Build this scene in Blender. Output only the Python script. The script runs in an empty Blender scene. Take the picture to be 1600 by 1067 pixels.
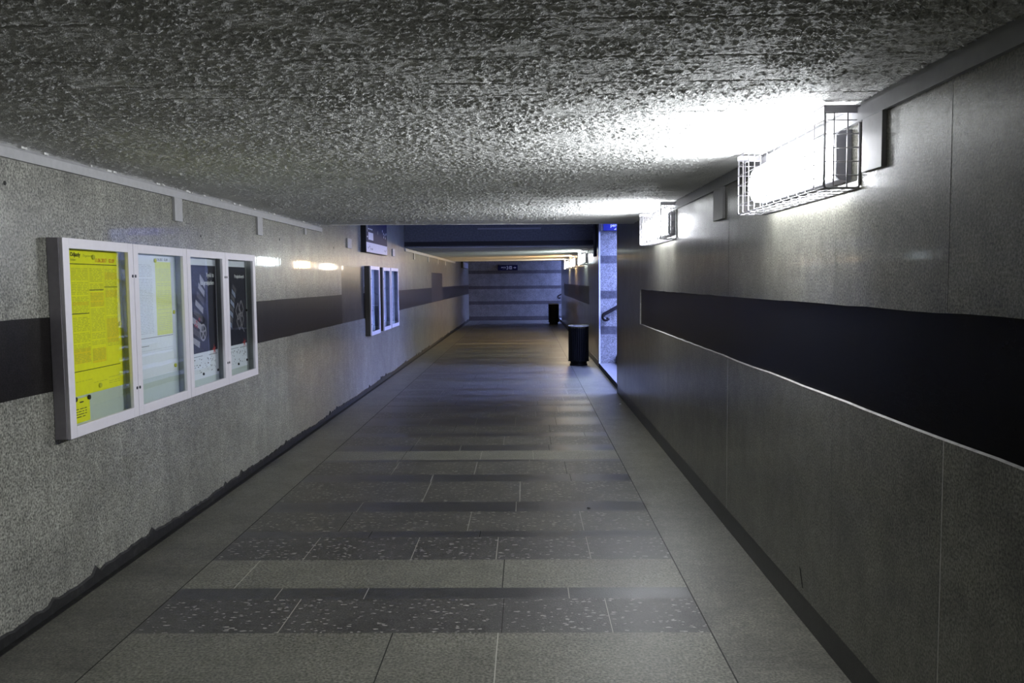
import bpy, math, random
import numpy as np
from mathutils import Vector, Matrix

random.seed(7)
rng = np.random.default_rng(11)
SC = bpy.context.scene
COL = SC.collection

# ------------------------------------------------------------------ camera
XL, XR, X2 = -2.3987, 1.3095, 1.36
cam_d = bpy.data.cameras.new('camera')
cam_d.sensor_fit = 'HORIZONTAL'; cam_d.sensor_width = 36.0
cam_d.lens = 1340.4 / 1600 * 36.0
cam_d.clip_start = 0.02; cam_d.clip_end = 300
cam = bpy.data.objects.new('camera', cam_d); COL.objects.link(cam)
pa, ya, ra = math.radians(-4.0535), math.radians(.9837), math.radians(-.5265)
fwd = Vector((-math.sin(ya)*math.cos(pa), math.cos(ya)*math.cos(pa), math.sin(pa)))
rgt = Vector((math.cos(ya), math.sin(ya), 0)); upv = rgt.cross(fwd)
r2 = math.cos(ra)*rgt + math.sin(ra)*upv
u2 = -math.sin(ra)*rgt + math.cos(ra)*upv
cam.matrix_world = Matrix(((r2.x, u2.x, -fwd.x, 0), (r2.y, u2.y, -fwd.y, 0), (r2.z, u2.z, -fwd.z, 1.65), (0, 0, 0, 1)))
SC.camera = cam

# ------------------------------------------------------------------ world (dusk sky above the stairwells), exposure
SKY = 50.0
w = bpy.data.worlds.new('sky'); SC.world = w; w.use_nodes = True
bg = w.node_tree.nodes['Background']
bg.inputs[0].default_value = (.27, .34, .82, 1); bg.inputs[1].default_value = SKY
SC.view_settings.view_transform = 'Standard'
SC.view_settings.look = 'None'
SC.view_settings.gamma = 1
SC.view_settings.exposure = 0
SC.view_settings.use_curve_mapping = False
SC.cycles.sample_clamp_indirect = 4.0
SC.cycles.max_bounces = 8
SC.cycles.caustics_reflective = True
LAMP = 118.0          # luminance of the lamp diffusers

# ------------------------------------------------------------------ materials
def mat(name):
    m = bpy.data.materials.new(name); m.use_nodes = True
    nt = m.node_tree
    return m, nt, nt.nodes['Principled BSDF']

def nd(nt, typ, **kw):
    n = nt.nodes.new(typ)
    for k, v in kw.items():
        if isinstance(k, str) and hasattr(n, k): setattr(n, k, v)
    return n

def math_n(nt, op, a, b=None):
    n = nt.nodes.new('ShaderNodeMath'); n.operation = op
    for i, v in enumerate((a, b)):
        if v is None: continue
        if isinstance(v, (int, float)): n.inputs[i].default_value = v
        else: nt.links.new(v, n.inputs[i])
    return n.outputs[0]

def mix_c(nt, fac, a, b, blend='MIX'):
    n = nt.nodes.new('ShaderNodeMix'); n.data_type = 'RGBA'; n.blend_type = blend
    for s, v in ((0, fac), (6, a), (7, b)):
        if isinstance(v, (int, float)): n.inputs[s].default_value = v
        elif isinstance(v, tuple): n.inputs[s].default_value = (*v[:3], 1)
        else: nt.links.new(v, n.inputs[s])
    return n.outputs[2]

def coords(nt, scale=(1, 1, 1), obj=False):
    if obj: s = nt.nodes.new('ShaderNodeTexCoord').outputs['Object']
    else: s = nt.nodes.new('ShaderNodeNewGeometry').outputs['Position']
    mp = nt.nodes.new('ShaderNodeMapping'); mp.inputs['Scale'].default_value = scale
    nt.links.new(s, mp.inputs[0]); return mp.outputs[0]

def noise(nt, vec, scale, detail=2, rough=.5):
    n = nt.nodes.new('ShaderNodeTexNoise'); n.inputs['Scale'].default_value = scale
    n.inputs['Detail'].default_value = detail; n.inputs['Roughness'].default_value = rough
    nt.links.new(vec, n.inputs['Vector']); return n.outputs['Fac']

def ramp(nt, fac, stops):
    r = nt.nodes.new('ShaderNodeValToRGB'); e = r.color_ramp.elements
    while len(e) < len(stops): e.new(.5)
    for i, (p, c) in enumerate(stops):
        e[i].position = p; e[i].color = (*c, 1) if isinstance(c, tuple) else (c, c, c, 1)
    nt.links.new(fac, r.inputs[0]); return r.outputs[0]

def plain(name, col, rough=.5, metal=0., spec=.5, var=.06):
    m, nt, b = mat(name)
    v = coords(nt, obj=True)
    c = mix_c(nt, ramp(nt, noise(nt, v, 30, 4), [(.3, 0.), (.7, 1.)]), tuple(x*(1-var) for x in col), tuple(min(1, x*(1+var)) for x in col))
    nt.links.new(c, b.inputs['Base Color'])
    b.inputs['Roughness'].default_value = rough; b.inputs['Metallic'].default_value = metal
    b.inputs['Specular IOR Level'].default_value = spec
    return m

def granite(name, dark, light, grain=95, rough=.3, bump=.25, streak=.5, axis=1, slab=.97, off=0., tilt=.0, joint=.5, mott=.35, spec=.5, lo=.36, hi=.64, jw=.004, glint=False, coat=0.):
    """polished or sawn granite: fine crystals, cloudy mottling, vertical streaks, slab joints"""
    m, nt, b = mat(name)
    p = coords(nt)
    g = noise(nt, p, grain, 3, .65)
    base = ramp(nt, g, [(lo, dark), (hi, light)])
    big = noise(nt, p, 3.2, 5, .6)
    mo = ramp(nt, big, [(.3, 1-mott), (.7, 1.)])
    base = mix_c(nt, 1., base, mo, 'MULTIPLY')
    base = mix_c(nt, 1., base, ramp(nt, noise(nt, p, 21, 4, .65), [(.32, 1-.9*mott), (.62, 1.)]), 'MULTIPLY')
    st = noise(nt, coords(nt, (7, 7, .6)), 1.3, 1.5, .4)
    sr = ramp(nt, st, [(.15, 1-.5*streak), (.85, 1.)])
    base = mix_c(nt, 1., base, sr, 'MULTIPLY')
    sep = nt.nodes.new('ShaderNodeSeparateXYZ'); nt.links.new(nt.nodes.new('ShaderNodeNewGeometry').outputs['Position'], sep.inputs[0])
    t = math_n(nt, 'DIVIDE', math_n(nt, 'ADD', sep.outputs[axis], off+100*slab), slab)
    fr = math_n(nt, 'FRACT', t); fl = math_n(nt, 'FLOOR', t)
    jm = math_n(nt, 'LESS_THAN', fr, jw/slab)
    base = mix_c(nt, math_n(nt, 'MULTIPLY', jm, joint), base, (.02, .02, .02))
    wn = nt.nodes.new('ShaderNodeTexWhiteNoise'); wn.noise_dimensions = '1D'; nt.links.new(fl, wn.inputs['W'])
    tone = math_n(nt, 'ADD', math_n(nt, 'MULTIPLY', wn.outputs['Value'], .16), .88)
    cmb = nt.nodes.new('ShaderNodeCombineColor')
    for i in range(3): nt.links.new(tone, cmb.inputs[i])
    base = mix_c(nt, 1., base, cmb.outputs[0], 'MULTIPLY')
    nt.links.new(base, b.inputs['Base Color'])
    if glint:
        gm = math_n(nt, 'GREATER_THAN', noise(nt, coords(nt, (1, 1.6, 1)), 34, 3, .6), .60)
        gz = math_n(nt, 'GREATER_THAN', noise(nt, p, 4.5, 2), .56)
        nt.links.new(math_n(nt, 'SUBTRACT', rough, math_n(nt, 'MULTIPLY', math_n(nt, 'MULTIPLY', gm, gz), rough-.285)), b.inputs['Roughness'])
    else:
        b.inputs['Roughness'].default_value = rough
    b.inputs['Specular IOR Level'].default_value = spec
    h = math_n(nt, 'MULTIPLY', g, .0016)
    if coat:     # polish: a thin clear gloss over the crystals, slabs set slightly out of plane
        b.inputs['Coat Weight'].default_value = coat; b.inputs['Coat Roughness'].default_value = .045
        k = math_n(nt, 'MULTIPLY', math_n(nt, 'SUBTRACT', wn.outputs['Value'], .5), tilt*slab)
        wv = math_n(nt, 'MULTIPLY', noise(nt, coords(nt, (6, 6, .5)), 2.2, 2), .0006)
        bc = nt.nodes.new('ShaderNodeBump'); bc.inputs['Distance'].default_value = 1.
        nt.links.new(math_n(nt, 'ADD', math_n(nt, 'MULTIPLY', fr, k), wv), bc.inputs['Height']); nt.links.new(bc.outputs[0], b.inputs['Coat Normal'])
    if tilt:
        k = math_n(nt, 'MULTIPLY', math_n(nt, 'SUBTRACT', wn.outputs['Value'], .5), tilt*slab)
        h = math_n(nt, 'ADD', h, math_n(nt, 'MULTIPLY', fr, k))
    bp = nt.nodes.new('ShaderNodeBump'); bp.inputs['Strength'].default_value = bump; bp.inputs['Distance'].default_value = 1.
    nt.links.new(h, bp.inputs['Height']); nt.links.new(bp.outputs[0], b.inputs['Normal'])
    return m

M = {}
M['wall'] = granite('wall_granite', (.10, .10, .086), (.64, .635, .55), grain=85, rough=.30, bump=.45, coat=.32, streak=.45, tilt=.012, off=.2, spec=.3)
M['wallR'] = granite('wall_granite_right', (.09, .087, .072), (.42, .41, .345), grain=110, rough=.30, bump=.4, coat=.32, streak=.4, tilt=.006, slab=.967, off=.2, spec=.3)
M['band'] = granite('black_granite', (.014, .012, .012), (.042, .038, .037), grain=120, rough=.30, coat=.3, bump=.2, streak=.9, tilt=.012, off=.2, spec=.1)
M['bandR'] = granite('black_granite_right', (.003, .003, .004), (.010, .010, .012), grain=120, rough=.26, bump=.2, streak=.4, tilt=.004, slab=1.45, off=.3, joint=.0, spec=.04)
M['band2'] = granite('dark_brown_band', (.02, .017, .014), (.06, .053, .045), grain=120, rough=.35, bump=.3, streak=.9, off=.2, spec=.05)
M['patch'] = granite('brown_stone', (.05, .046, .04), (.14, .13, .115), grain=60, rough=.30, coat=.3, bump=.2, streak=.9, slab=.7, off=.3, mott=.5, spec=.15)
M['farw'] = granite('stair_granite', (.16, .16, .16), (.52, .52, .52), grain=60, rough=.5, bump=.35, streak=.15, axis=0, slab=50, tilt=0, joint=0)
M['farb'] = granite('stair_band_granite', (.07, .07, .08), (.17, .17, .185), grain=80, rough=.4, bump=.2, streak=.1, axis=0, slab=50, joint=0)
M['f_light'] = granite('floor_granite_light', (.085, .083, .066), (.33, .325, .265), grain=75, rough=.42, bump=1., streak=0, axis=0, slab=60, joint=0, mott=.3, glint=True)
M['f_border'] = granite('floor_granite_border', (.075, .072, .058), (.27, .265, .215), grain=85, rough=.4, bump=1., streak=0, axis=1, slab=1.3, off=.35, joint=.45, mott=.45, jw=.005, glint=True)
M['f_dark'] = granite('floor_granite_dark', (.04, .04, .04), (.085, .085, .083), grain=110, rough=.33, bump=.8, streak=0, axis=0, slab=60, joint=0, mott=.3, glint=True)

def speckled(name, dark, light, fleck):
    m = granite(name, dark, light, grain=100, rough=.41, bump=.9, streak=0, axis=0, slab=60, joint=0, mott=.35, glint=True)
    nt = m.node_tree; b = nt.nodes['Principled BSDF']
    old = b.inputs['Base Color'].links[0].from_socket
    v = nt.nodes.new('ShaderNodeTexVoronoi'); v.inputs['Scale'].default_value = 38
    nz = nt.nodes.new('ShaderNodeVectorMath'); nz.operation = 'ADD'
    pc = coords(nt, (.75, 1.6, 1))
    nn = nt.nodes.new('ShaderNodeTexNoise'); nn.inputs['Scale'].default_value = 50; nt.links.new(pc, nn.inputs[0])
    sc_ = nt.nodes.new('ShaderNodeVectorMath'); sc_.operation = 'SCALE'; sc_.inputs['Scale'].default_value = .03
    nt.links.new(nn.outputs['Color'], sc_.inputs[0]); nt.links.new(pc, nz.inputs[0]); nt.links.new(sc_.outputs[0], nz.inputs[1])
    nt.links.new(nz.outputs[0], v.inputs['Vector'])
    sepc = nt.nodes.new('ShaderNodeSeparateColor'); nt.links.new(v.outputs['Color'], sepc.inputs[0])
    pick = math_n(nt, 'GREATER_THAN', sepc.outputs[0], .42)
    size = math_n(nt, 'MULTIPLY', sepc.outputs[1], .42)
    ins = math_n(nt, 'LESS_THAN', v.outputs['Distance'], size)
    f = math_n(nt, 'MULTIPLY', math_n(nt, 'MULTIPLY', pick, ins), .8)
    nt.links.new(mix_c(nt, f, old, fleck), b.inputs['Base Color'])
    return m
M['f_speck'] = speckled('floor_speckled_granite', (.055, .053, .05), (.125, .12, .112), (.42, .41, .37))
M['f_speck2'] = speckled('floor_speckled_granite_brown', (.065, .062, .052), (.155, .15, .125), (.36, .35, .29))
M['j_dark'] = plain('dark_joint', (.02, .02, .018), .8)
M['j_light'] = plain('pale_joint', (.42, .41, .36), .8)
M['plinth'] = granite('plinth_granite', (.02, .02, .019), (.06, .06, .056), grain=140, rough=.35, bump=.2, streak=0, slab=1.45, joint=.3)
M['grime'] = granite('grimy_base', (.006, .006, .006), (.05, .05, .046), grain=22, rough=.6, bump=.9, streak=0, slab=2., joint=.0, mott=.8, lo=.5, hi=.75)
M['mortar'] = plain('pale_mortar', (.62, .6, .58), .8, var=.2)
M['ledge'] = plain('ledge_mortar', (.30, .29, .27), .8, var=.3)
M['trim'] = plain('grey_painted_metal', (.42, .42, .43), .45)
M['trimR'] = plain('dark_grey_painted_metal', (.26, .26, .27), .45)
M['frame'] = plain('white_powder_coat', (.80, .77, .83), .35, var=.02)
M['casebody'] = plain('grey_case_body', (.36, .34, .38), .45)
M['caseside'] = plain('dark_case_side', (.075, .07, .06), .5)
M['inner'] = plain('case_inner_grey', (.42, .44, .44), .5, var=.02)
M['back'] = plain('case_backboard', (.62, .68, .65), .35, var=.02)
M['yellow'] = plain('yellow_paper', (.96, .93, .03), .6, var=.03)
M['yellowp'] = plain('pale_yellow_print', (.78, .82, .30), .6, var=.03)
M['paper'] = plain('white_paper', (.84, .86, .95), .6, var=.02)
M['oprint'] = plain('orange_print', (.92, .76, .03), .7, var=.05)
M['rows'] = plain('dark_yellow_print', (.60, .60, .06), .7, var=.1)
M['rowsw'] = plain('grey_print', (.42, .43, .50), .7, var=.1)
M['black'] = plain('black_print', (.02, .02, .02), .5)
M['red'] = plain('red_print', (.55, .06, .06), .6)
M['redlt'] = plain('red_date_print', (.72, .28, .03), .6)
M['posterd'] = plain('dark_poster_print', (.022, .022, .04), .45, var=.3)
M['posterb'] = plain('blue_poster_print', (.03, .03, .08), .45, var=.3)
M['stripe'] = plain('grey_poster_print', (.42, .40, .44), .5, var=.12)
M['stripeb'] = plain('blue_grey_poster_print', (.30, .34, .48), .5, var=.12)
M['grey'] = plain('mid_grey_print', (.13, .12, .14), .5, var=.2)
M['whitep'] = plain('white_print', (.8, .8, .82), .5)
M['navy'] = plain('navy_sign', (.012, .013, .06), .55, spec=.15)
M['blue'] = plain('blue_sign', (.014, .022, .24), .35)
M['signside'] = plain('black_sign_case', (.008, .008, .012), .4)
M['signwhite'] = plain('white_sign_field', (.55, .57, .68), .4)
M['binm'] = plain('black_painted_steel', (.007, .007, .007), .5, var=.1, spec=.1)
M['binrim'] = plain('steel_rim', (.7, .69, .7), .4, .3)
M['rail'] = plain('dark_rail', (.012, .010, .012), .3)
M['galv'] = plain('galvanised_steel', (.50, .49, .52), .35, .7)
M['housing'] = plain('lamp_housing_grey', (.30, .30, .33), .5)
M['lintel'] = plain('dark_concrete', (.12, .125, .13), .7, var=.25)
M['lockm'] = plain('dark_lock_metal', (.05, .05, .055), .3, .8)
M['plaster'] = plain('crumbled_plaster', (.7, .7, .68), .9, var=.3)
M['conc'] = plain('stair_concrete', (.15, .15, .15), .7, var=.15)
M['corner'] = plain('pale_corner_stone', (.66, .66, .7), .5)

def ceiling_mat(name, col, scale, bump, grooves):
    m, nt, b = mat(name)
    p = coords(nt)
    n1 = noise(nt, p, scale, 3, .6)
    c = mix_c(nt, ramp(nt, noise(nt, p, 2.2, 5, .6), [(.3, 0.), (.7, 1.)]), tuple(x*.85 for x in col), col)
    nt.links.new(c, b.inputs['Base Color']); b.inputs['Roughness'].default_value = .75
    b.inputs['Specular IOR Level'].default_value = .3
    bp = nt.nodes.new('ShaderNodeBump'); bp.inputs['Strength'].default_value = 1; bp.inputs['Distance'].default_value = bump
    nt.links.new(n1, bp.inputs['Height']); nt.links.new(bp.outputs[0], b.inputs['Normal'])
    return m
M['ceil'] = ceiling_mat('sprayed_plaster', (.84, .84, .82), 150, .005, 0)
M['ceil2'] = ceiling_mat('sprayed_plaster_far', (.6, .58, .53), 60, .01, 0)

def glass_mat():
    m, nt, b = mat('clear_glass')
    nt.nodes.remove(b)
    tr = nt.nodes.new('ShaderNodeBsdfTransparent'); tr.inputs[0].default_value = (.93, .97, .95, 1)
    gl = nt.nodes.new('ShaderNodeBsdfGlossy'); gl.inputs['Roughness'].default_value = .01
    nz = noise(nt, coords(nt, obj=True), 3, 1)
    bp = nt.nodes.new('ShaderNodeBump'); bp.inputs['Distance'].default_value = .0005; nt.links.new(nz, bp.inputs['Height'])
    nt.links.new(bp.outputs[0], gl.inputs['Normal'])
    fr = nt.nodes.new('ShaderNodeFresnel'); fr.inputs[0].default_value = 1.5
    mx = nt.nodes.new('ShaderNodeMixShader')
    nt.links.new(math_n(nt, 'MULTIPLY', fr.outputs[0], 1.05), mx.inputs[0])
    nt.links.new(tr.outputs[0], mx.inputs[1]); nt.links.new(gl.outputs[0], mx.inputs[2])
    nt.links.new(mx.outputs[0], nt.nodes['Material Output'].inputs[0])
    return m
M['glass'] = glass_mat()

def lamp_mat(name, col, k):
    m, nt, b = mat(name)
    b.inputs['Base Color'].default_value = (.8, .8, .8, 1)
    b.inputs['Emission Color'].default_value = (*col, 1)
    b.inputs['Emission Strength'].default_value = k
    return m
M['lampA'] = lamp_mat('opal_diffuser_lit', (.92, .95, 1.0), LAMP)
M['lampB'] = lamp_mat('opal_diffuser_lit_near', (.93, .96, 1.0), LAMP)
M['lampEnd'] = lamp_mat('opal_cover_end', (.93, .95, 1.0), LAMP*.3)
M['lampCool'] = lamp_mat('opal_diffuser_cool', (.80, .95, 1.0), LAMP*.9)
M['lampWarm'] = lamp_mat('opal_diffuser_warm', (1.0, .68, .36), LAMP*1.3)
M['lampWhite'] = lamp_mat('opal_diffuser_white', (1.0, .86, .68), LAMP*1.1)

# ------------------------------------------------------------------ mesh helpers
class MB:
    """collects shapes, links them as ONE mesh object"""
    def __init__(s): s.v = []; s.f = []; s.m = []; s.mats = []; s.smooth = []
    def slot(s, m):
        m = M[m] if isinstance(m, str) else m
        if m not in s.mats: s.mats.append(m)
        return s.mats.index(m)
    def add(s, vs, fs, m, smooth=False):
        o = len(s.v); k = s.slot(m)
        s.v += [tuple(v) for v in vs]
        for f in fs: s.f.append(tuple(i+o for i in f)); s.m.append(k); s.smooth.append(smooth)
    def box(s, a, b, m):
        (x0, y0, z0), (x1, y1, z1) = [tuple(map(min, zip(a, b))), tuple(map(max, zip(a, b)))]
        vs = [(x0, y0, z0), (x1, y0, z0), (x1, y1, z0), (x0, y1, z0), (x0, y0, z1), (x1, y0, z1), (x1, y1, z1), (x0, y1, z1)]
        s.add(vs, [(0, 3, 2, 1), (4, 5, 6, 7), (0, 1, 5, 4), (1, 2, 6, 5), (2, 3, 7, 6), (3, 0, 4, 7)], m)
    def quad(s, a, b, c, d, m): s.add([a, b, c, d], [(0, 1, 2, 3)], m)
    def tube(s, pts, r, m, n=8, cap=True, closed=False):
        pts = [Vector(p) for p in pts]; N = len(pts); vs = []; prev = None
        for i, p in enumerate(pts):
            if closed: t = (pts[(i+1) % N]-pts[i-1]).normalized()
            else: t = (pts[min(i+1, N-1)]-pts[max(i-1, 0)]).normalized()
            if prev is None:
                u = t.orthogonal().normalized()
            else:
                u = (prev - t*prev.dot(t)).normalized()
            prev = u; v = t.cross(u)
            rr = r[i] if isinstance(r, (list, tuple)) else r
            for k in range(n):
                a = 2*math.pi*k/n
                vs.append(p + (u*math.cos(a)+v*math.sin(a))*rr)
        fs = []
        for i in range(N if closed else N-1):
            for k in range(n):
                a = i*n+k; b_ = i*n+(k+1) % n; j = ((i+1) % N)*n
                fs.append((a, b_, j+(k+1) % n, j+k))
        if cap and not closed: fs += [tuple(range(n-1, -1, -1)), tuple(range((N-1)*n, N*n))]
        s.add(vs, fs, m, True)
    def cyl(s, c, r, h, m, n=32, axis='z', r1=None):
        r1 = r if r1 is None else r1
        c = Vector(c)
        def P(a, rr, t):
            x, y = math.cos(a)*rr, math.sin(a)*rr
            return c+Vector({'z': (x, y, t), 'x': (t, x, y), 'y': (y, t, x)}[axis])
        vs = [P(2*math.pi*k/n, r, 0) for k in range(n)]+[P(2*math.pi*k/n, r1, h) for k in range(n)]
        s.add(vs, [(k, (k+1) % n, n+(k+1) % n, n+k) for k in range(n)], m, True)
        s.add(vs, [tuple(range(n-1, -1, -1)), tuple(range(n, 2*n))], m)
    def extr(s, prof, axis, a, b, m, smooth=False):
        """extrude a closed 2-D profile (the two other axes in order) from a to b"""
        def P(p, t):
            if axis == 'y': return (p[0], t, p[1])
            if axis == 'x': return (t, p[0], p[1])
            return (p[0], p[1], t)
        n = len(prof)
        vs = [P(p, a) for p in prof]+[P(p, b) for p in prof]
        s.add(vs, [(k, (k+1) % n, n+(k+1) % n, n+k) for k in range(n)], m, smooth)
        s.add(vs, [tuple(range(n-1, -1, -1)), tuple(range(n, 2*n))], m)
    def build(s, name, parent=None, loc=(0, 0, 0), bevel=0):
        me = bpy.data.meshes.new(name); me.from_pydata(s.v, [], s.f)
        for m in s.mats: me.materials.append(m)
        me.polygons.foreach_set('material_index', s.m)
        me.polygons.foreach_set('use_smooth', s.smooth)
        me.validate(); me.update()
        import bmesh
        bm = bmesh.new(); bm.from_mesh(me); bmesh.ops.recalc_face_normals(bm, faces=bm.faces) if bevel >= 0 else None
        bm.to_mesh(me); bm.free()
        o = bpy.data.objects.new(name, me); COL.objects.link(o); o.parent = parent; o.location = loc
        if bevel > 0:
            bv = o.modifiers.new('bevel', 'BEVEL'); bv.width = bevel; bv.segments = 2; bv.limit_method = 'ANGLE'
        return o

def thing(name, label, cat, loc, rz=0, group=None):
    o = bpy.data.objects.new(name, None); COL.objects.link(o); o.location = loc; o.rotation_euler = (0, 0, rz)
    o.empty_display_size = .1
    return tag(o, label, cat, group)
def tag(o, label, cat, group=None):
    o['label'] = label; o['category'] = cat
    if group: o['group'] = group
    return o
def struct(o): o['kind'] = 'structure'; return o

def text_mesh(name, body, size, m, mtx, parent=None, extrude=.0004, align='LEFT', bold=0):
    c = bpy.data.curves.new(name, 'FONT'); c.body = body; c.size = size; c.extrude = extrude; c.align_x = align; c.offset = bold
    t = bpy.data.objects.new(name, c); COL.objects.link(t)
    dg = bpy.context.evaluated_depsgraph_get(); dg.update()
    me = bpy.data.meshes.new_from_object(t.evaluated_get(dg))
    bpy.data.objects.remove(t)
    me.transform(mtx); me.materials.clear(); me.materials.append(M[m])
    o = bpy.data.objects.new(name, me); COL.objects.link(o); o.parent = parent
    return o
# text lying on a surface facing +X (left wall): local x of text -> +Y
def on_left(x, y, z): return Matrix(((0, 0, 1, x), (1, 0, 0, y), (0, 1, 0, z), (0, 0, 0, 1)))
# facing -Y (far walls)
def on_far(x, y, z): return Matrix(((1, 0, 0, x), (0, 0, -1, y), (0, 1, 0, z), (0, 0, 0, 1)))

Y0, YEND = -7.0, 36.0
def zc(x):   # ceiling height, slightly out of level
    return 2.306 + (x-XL)/(XR-XL)*.026

# ------------------------------------------------------------------ floor
fl = MB()
strips = [(-7, 'f_light')]
for y, m in [(1.9, 'f_dark'), (2.1, 'f_light'), (2.6, 'f_light'), (3.924, 'f_speck'), (4.359, 'f_dark'), (4.518, 'f_light'), (4.986, 'f_speck'), (5.432, 'f_dark'), (5.57, 'f_speck2'),
             (6.05, 'f_dark'), (6.32, 'f_speck2'), (6.973, 'f_dark'), (7.23, 'f_speck2'), (7.751, 'f_dark'), (7.835, 'f_light'), (8.254, 'f_dark'),
             (8.548, 'f_speck2'), (9.02, 'f_dark'), (9.25, 'f_speck2'), (9.74, 'f_dark'), (10.29, 'f_speck2'), (10.75, 'f_dark'), (11.2, 'f_speck'), (11.37, 'f_dark'), (11.7, 'f_speck'),
             (12.13, 'f_dark'), (12.35, 'f_speck'), (12.9, 'f_dark'), (13.1, 'f_speck'), (13.65, 'f_speck2'), (14.2, 'f_dark'), (14.4, 'f_speck'), (15.2, 'f_dark'), (15.45, 'f_speck'),
             (16.3, 'f_speck2'), (17.0, 'f_dark'), (17.3, 'f_speck'), (18.2, 'f_dark'), (18.5, 'f_speck2'), (19.4, 'f_dark'), (19.7, 'f_speck2'), (20.6, 'f_dark'), (20.9, 'f_speck2'), (22.0, 'f_dark'),
             (22.2, 'f_light'), (22.9, 'f_dark'), (23.2, 'f_speck2'), (24.3, 'f_dark'), (24.6, 'f_speck2'), (25.8, 'f_dark'), (26.1, 'f_speck2'), (27.5, 'f_dark'), (27.8, 'f_speck2'),
             (29.2, 'f_light'), (30.0, 'f_dark'), (30.3, 'f_speck2'), (32, 'f_dark'), (32.4, 'f_speck2')]:
    strips.append((y, m))
strips.append((YEND, None))
CX0, CX1 = -1.885, .85
joints_fixed = {-0.645: (2.6, 'j_dark'), }
def frect(x0, x1, y0, y1, m, z=0.): fl.quad((x0, y0, z), (x1, y0, z), (x1, y1, z), (x0, y1, z), m)
for i in range(len(strips)-1):
    y0, m = strips[i]; y1 = strips[i+1][0]
    js = []
    if 2.5 < y0 < 2.7: js = [(-.645, 'j_dark', .006), (-.148, 'j_light', .005)]
    elif 4.5 < y0 < 4.53: js = [(-1.6, 'j_light', .005), (-.145, 'j_dark', .006)]
    elif y0 > 3:
        k = random.uniform(.5, 1.1); x = CX0+k
        while x < CX1-.2:
            js.append((x, 'j_light' if random.random() < .6 else 'j_dark', .004)); x += random.choice((.55, .8, 1.15))+random.uniform(-.1, .1)
    x = CX0
    for jx, jm, jw in js:
        frect(x, jx, y0, y1, m); frect(jx, jx+jw, y0, y1, jm); x = jx+jw
    frect(x, CX1, y0, y1, m)
frect(CX0-.007, CX0, Y0, YEND, 'j_dark'); frect(CX1, CX1+.007, Y0, YEND, 'j_dark')
frect(XL-.3, CX0-.007, Y0, YEND, 'f_border')
frect(CX1+.007, X2, Y0, YEND, 'f_border')
fl.box((XL-.3, Y0, -.3), (X2, YEND, -.02), 'j_dark')
struct(fl.build('floor', bevel=-1))

# ------------------------------------------------------------------ left wall
lw = MB()
def strip_l(y0, y1, zs, ms, x=XL, jit=.003, step=.35, jm=None):
    n = max(1, int((y1-y0)/step)); ys = [y0+(y1-y0)*i/n for i in range(n+1)]
    rows = []
    for k, z in enumerate(zs):
        rows.append([z if (k in (0, len(zs)-1) or i in (0, n)) else z+random.uniform(-jit, jit) for i in range(n+1)])
    for k in range(len(zs)-1):
        for i in range(n):
            lw.quad((x, ys[i], rows[k][i]), (x, ys[i+1], rows[k][i+1]), (x, ys[i+1], rows[k+1][i+1]), (x, ys[i], rows[k+1][i]), ms[k])
LZ = [0, 1.113, 1.488, 3.05]
strip_l(Y0, 11.13, LZ, ['wall', 'band', 'wall'])
strip_l(11.13, 12.6, [0, 1.113, 1.862, 3.05], ['wall', 'patch', 'wall'])
strip_l(12.6, 21.75, LZ, ['wall', 'band', 'wall'])
strip_l(21.75, 24.57, [0, 1.113, 1.875, 3.05], ['wall', 'patch', 'wall'])
strip_l(24.57, YEND, LZ, ['wall', 'band', 'wall'])
lw.box((XL-.3, Y0, 0), (XL-.0015, YEND, 3.05), 'conc')
for (y, z, r) in ((3.955, 2.12, .011), (6.33, 2.0, .009), (8.36, 2.07, .012), (10.72, 2.08, .013), (9.1, 1.98, .006)):
    lw.cyl((XL-.001, y, z), r, .002, 'j_dark', 12, 'x')
struct(lw.build('wall_left', bevel=-1))

bl = MB()   # grimy base strip at the foot of the left wall
n = 900; ys = [Y0+(YEND-Y0)*i/n for i in range(n+1)]
top = [.058+.014*rng.random()+.012*math.sin(i*.13)*math.sin(i*.031)+(.03 if rng.random()<.05 else 0) for i in range(n+1)]
for i in range(n):
    a, b_ = ys[i], ys[i+1]; x1 = XL+.012
    bl.quad((x1, a, 0), (x1, b_, 0), (x1, b_, top[i+1]-.01), (x1, a, top[i]-.01), 'grime')
    bl.quad((x1, a, top[i]-.01), (x1, b_, top[i+1]-.01), (XL+.001, b_, top[i+1]), (XL+.001, a, top[i]), 'grime')
    bl.quad((XL+.045, a, .004), (XL+.045, b_, .004), (x1, b_, .004), (x1, a, .004), 'grime')
    bl.quad((XL+.045, a, 0), (XL+.045, b_, 0), (XL+.045, b_, .004), (XL+.045, a, .004), 'grime')
struct(bl.build('baseboard_left', bevel=-1))

# ------------------------------------------------------------------ right wall, near part, with its recessed black band
WE = 12.45
rw = MB()
zt = 2.345
BZ0, BZ1, BY = 1.137, 1.536, 9.92
def wseg(y0, y1, zlo, zhi, m, x=XR): rw.quad((x, y0, zlo), (x, y1, zlo), (x, y1, zhi), (x, y0, zhi), m)
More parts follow.
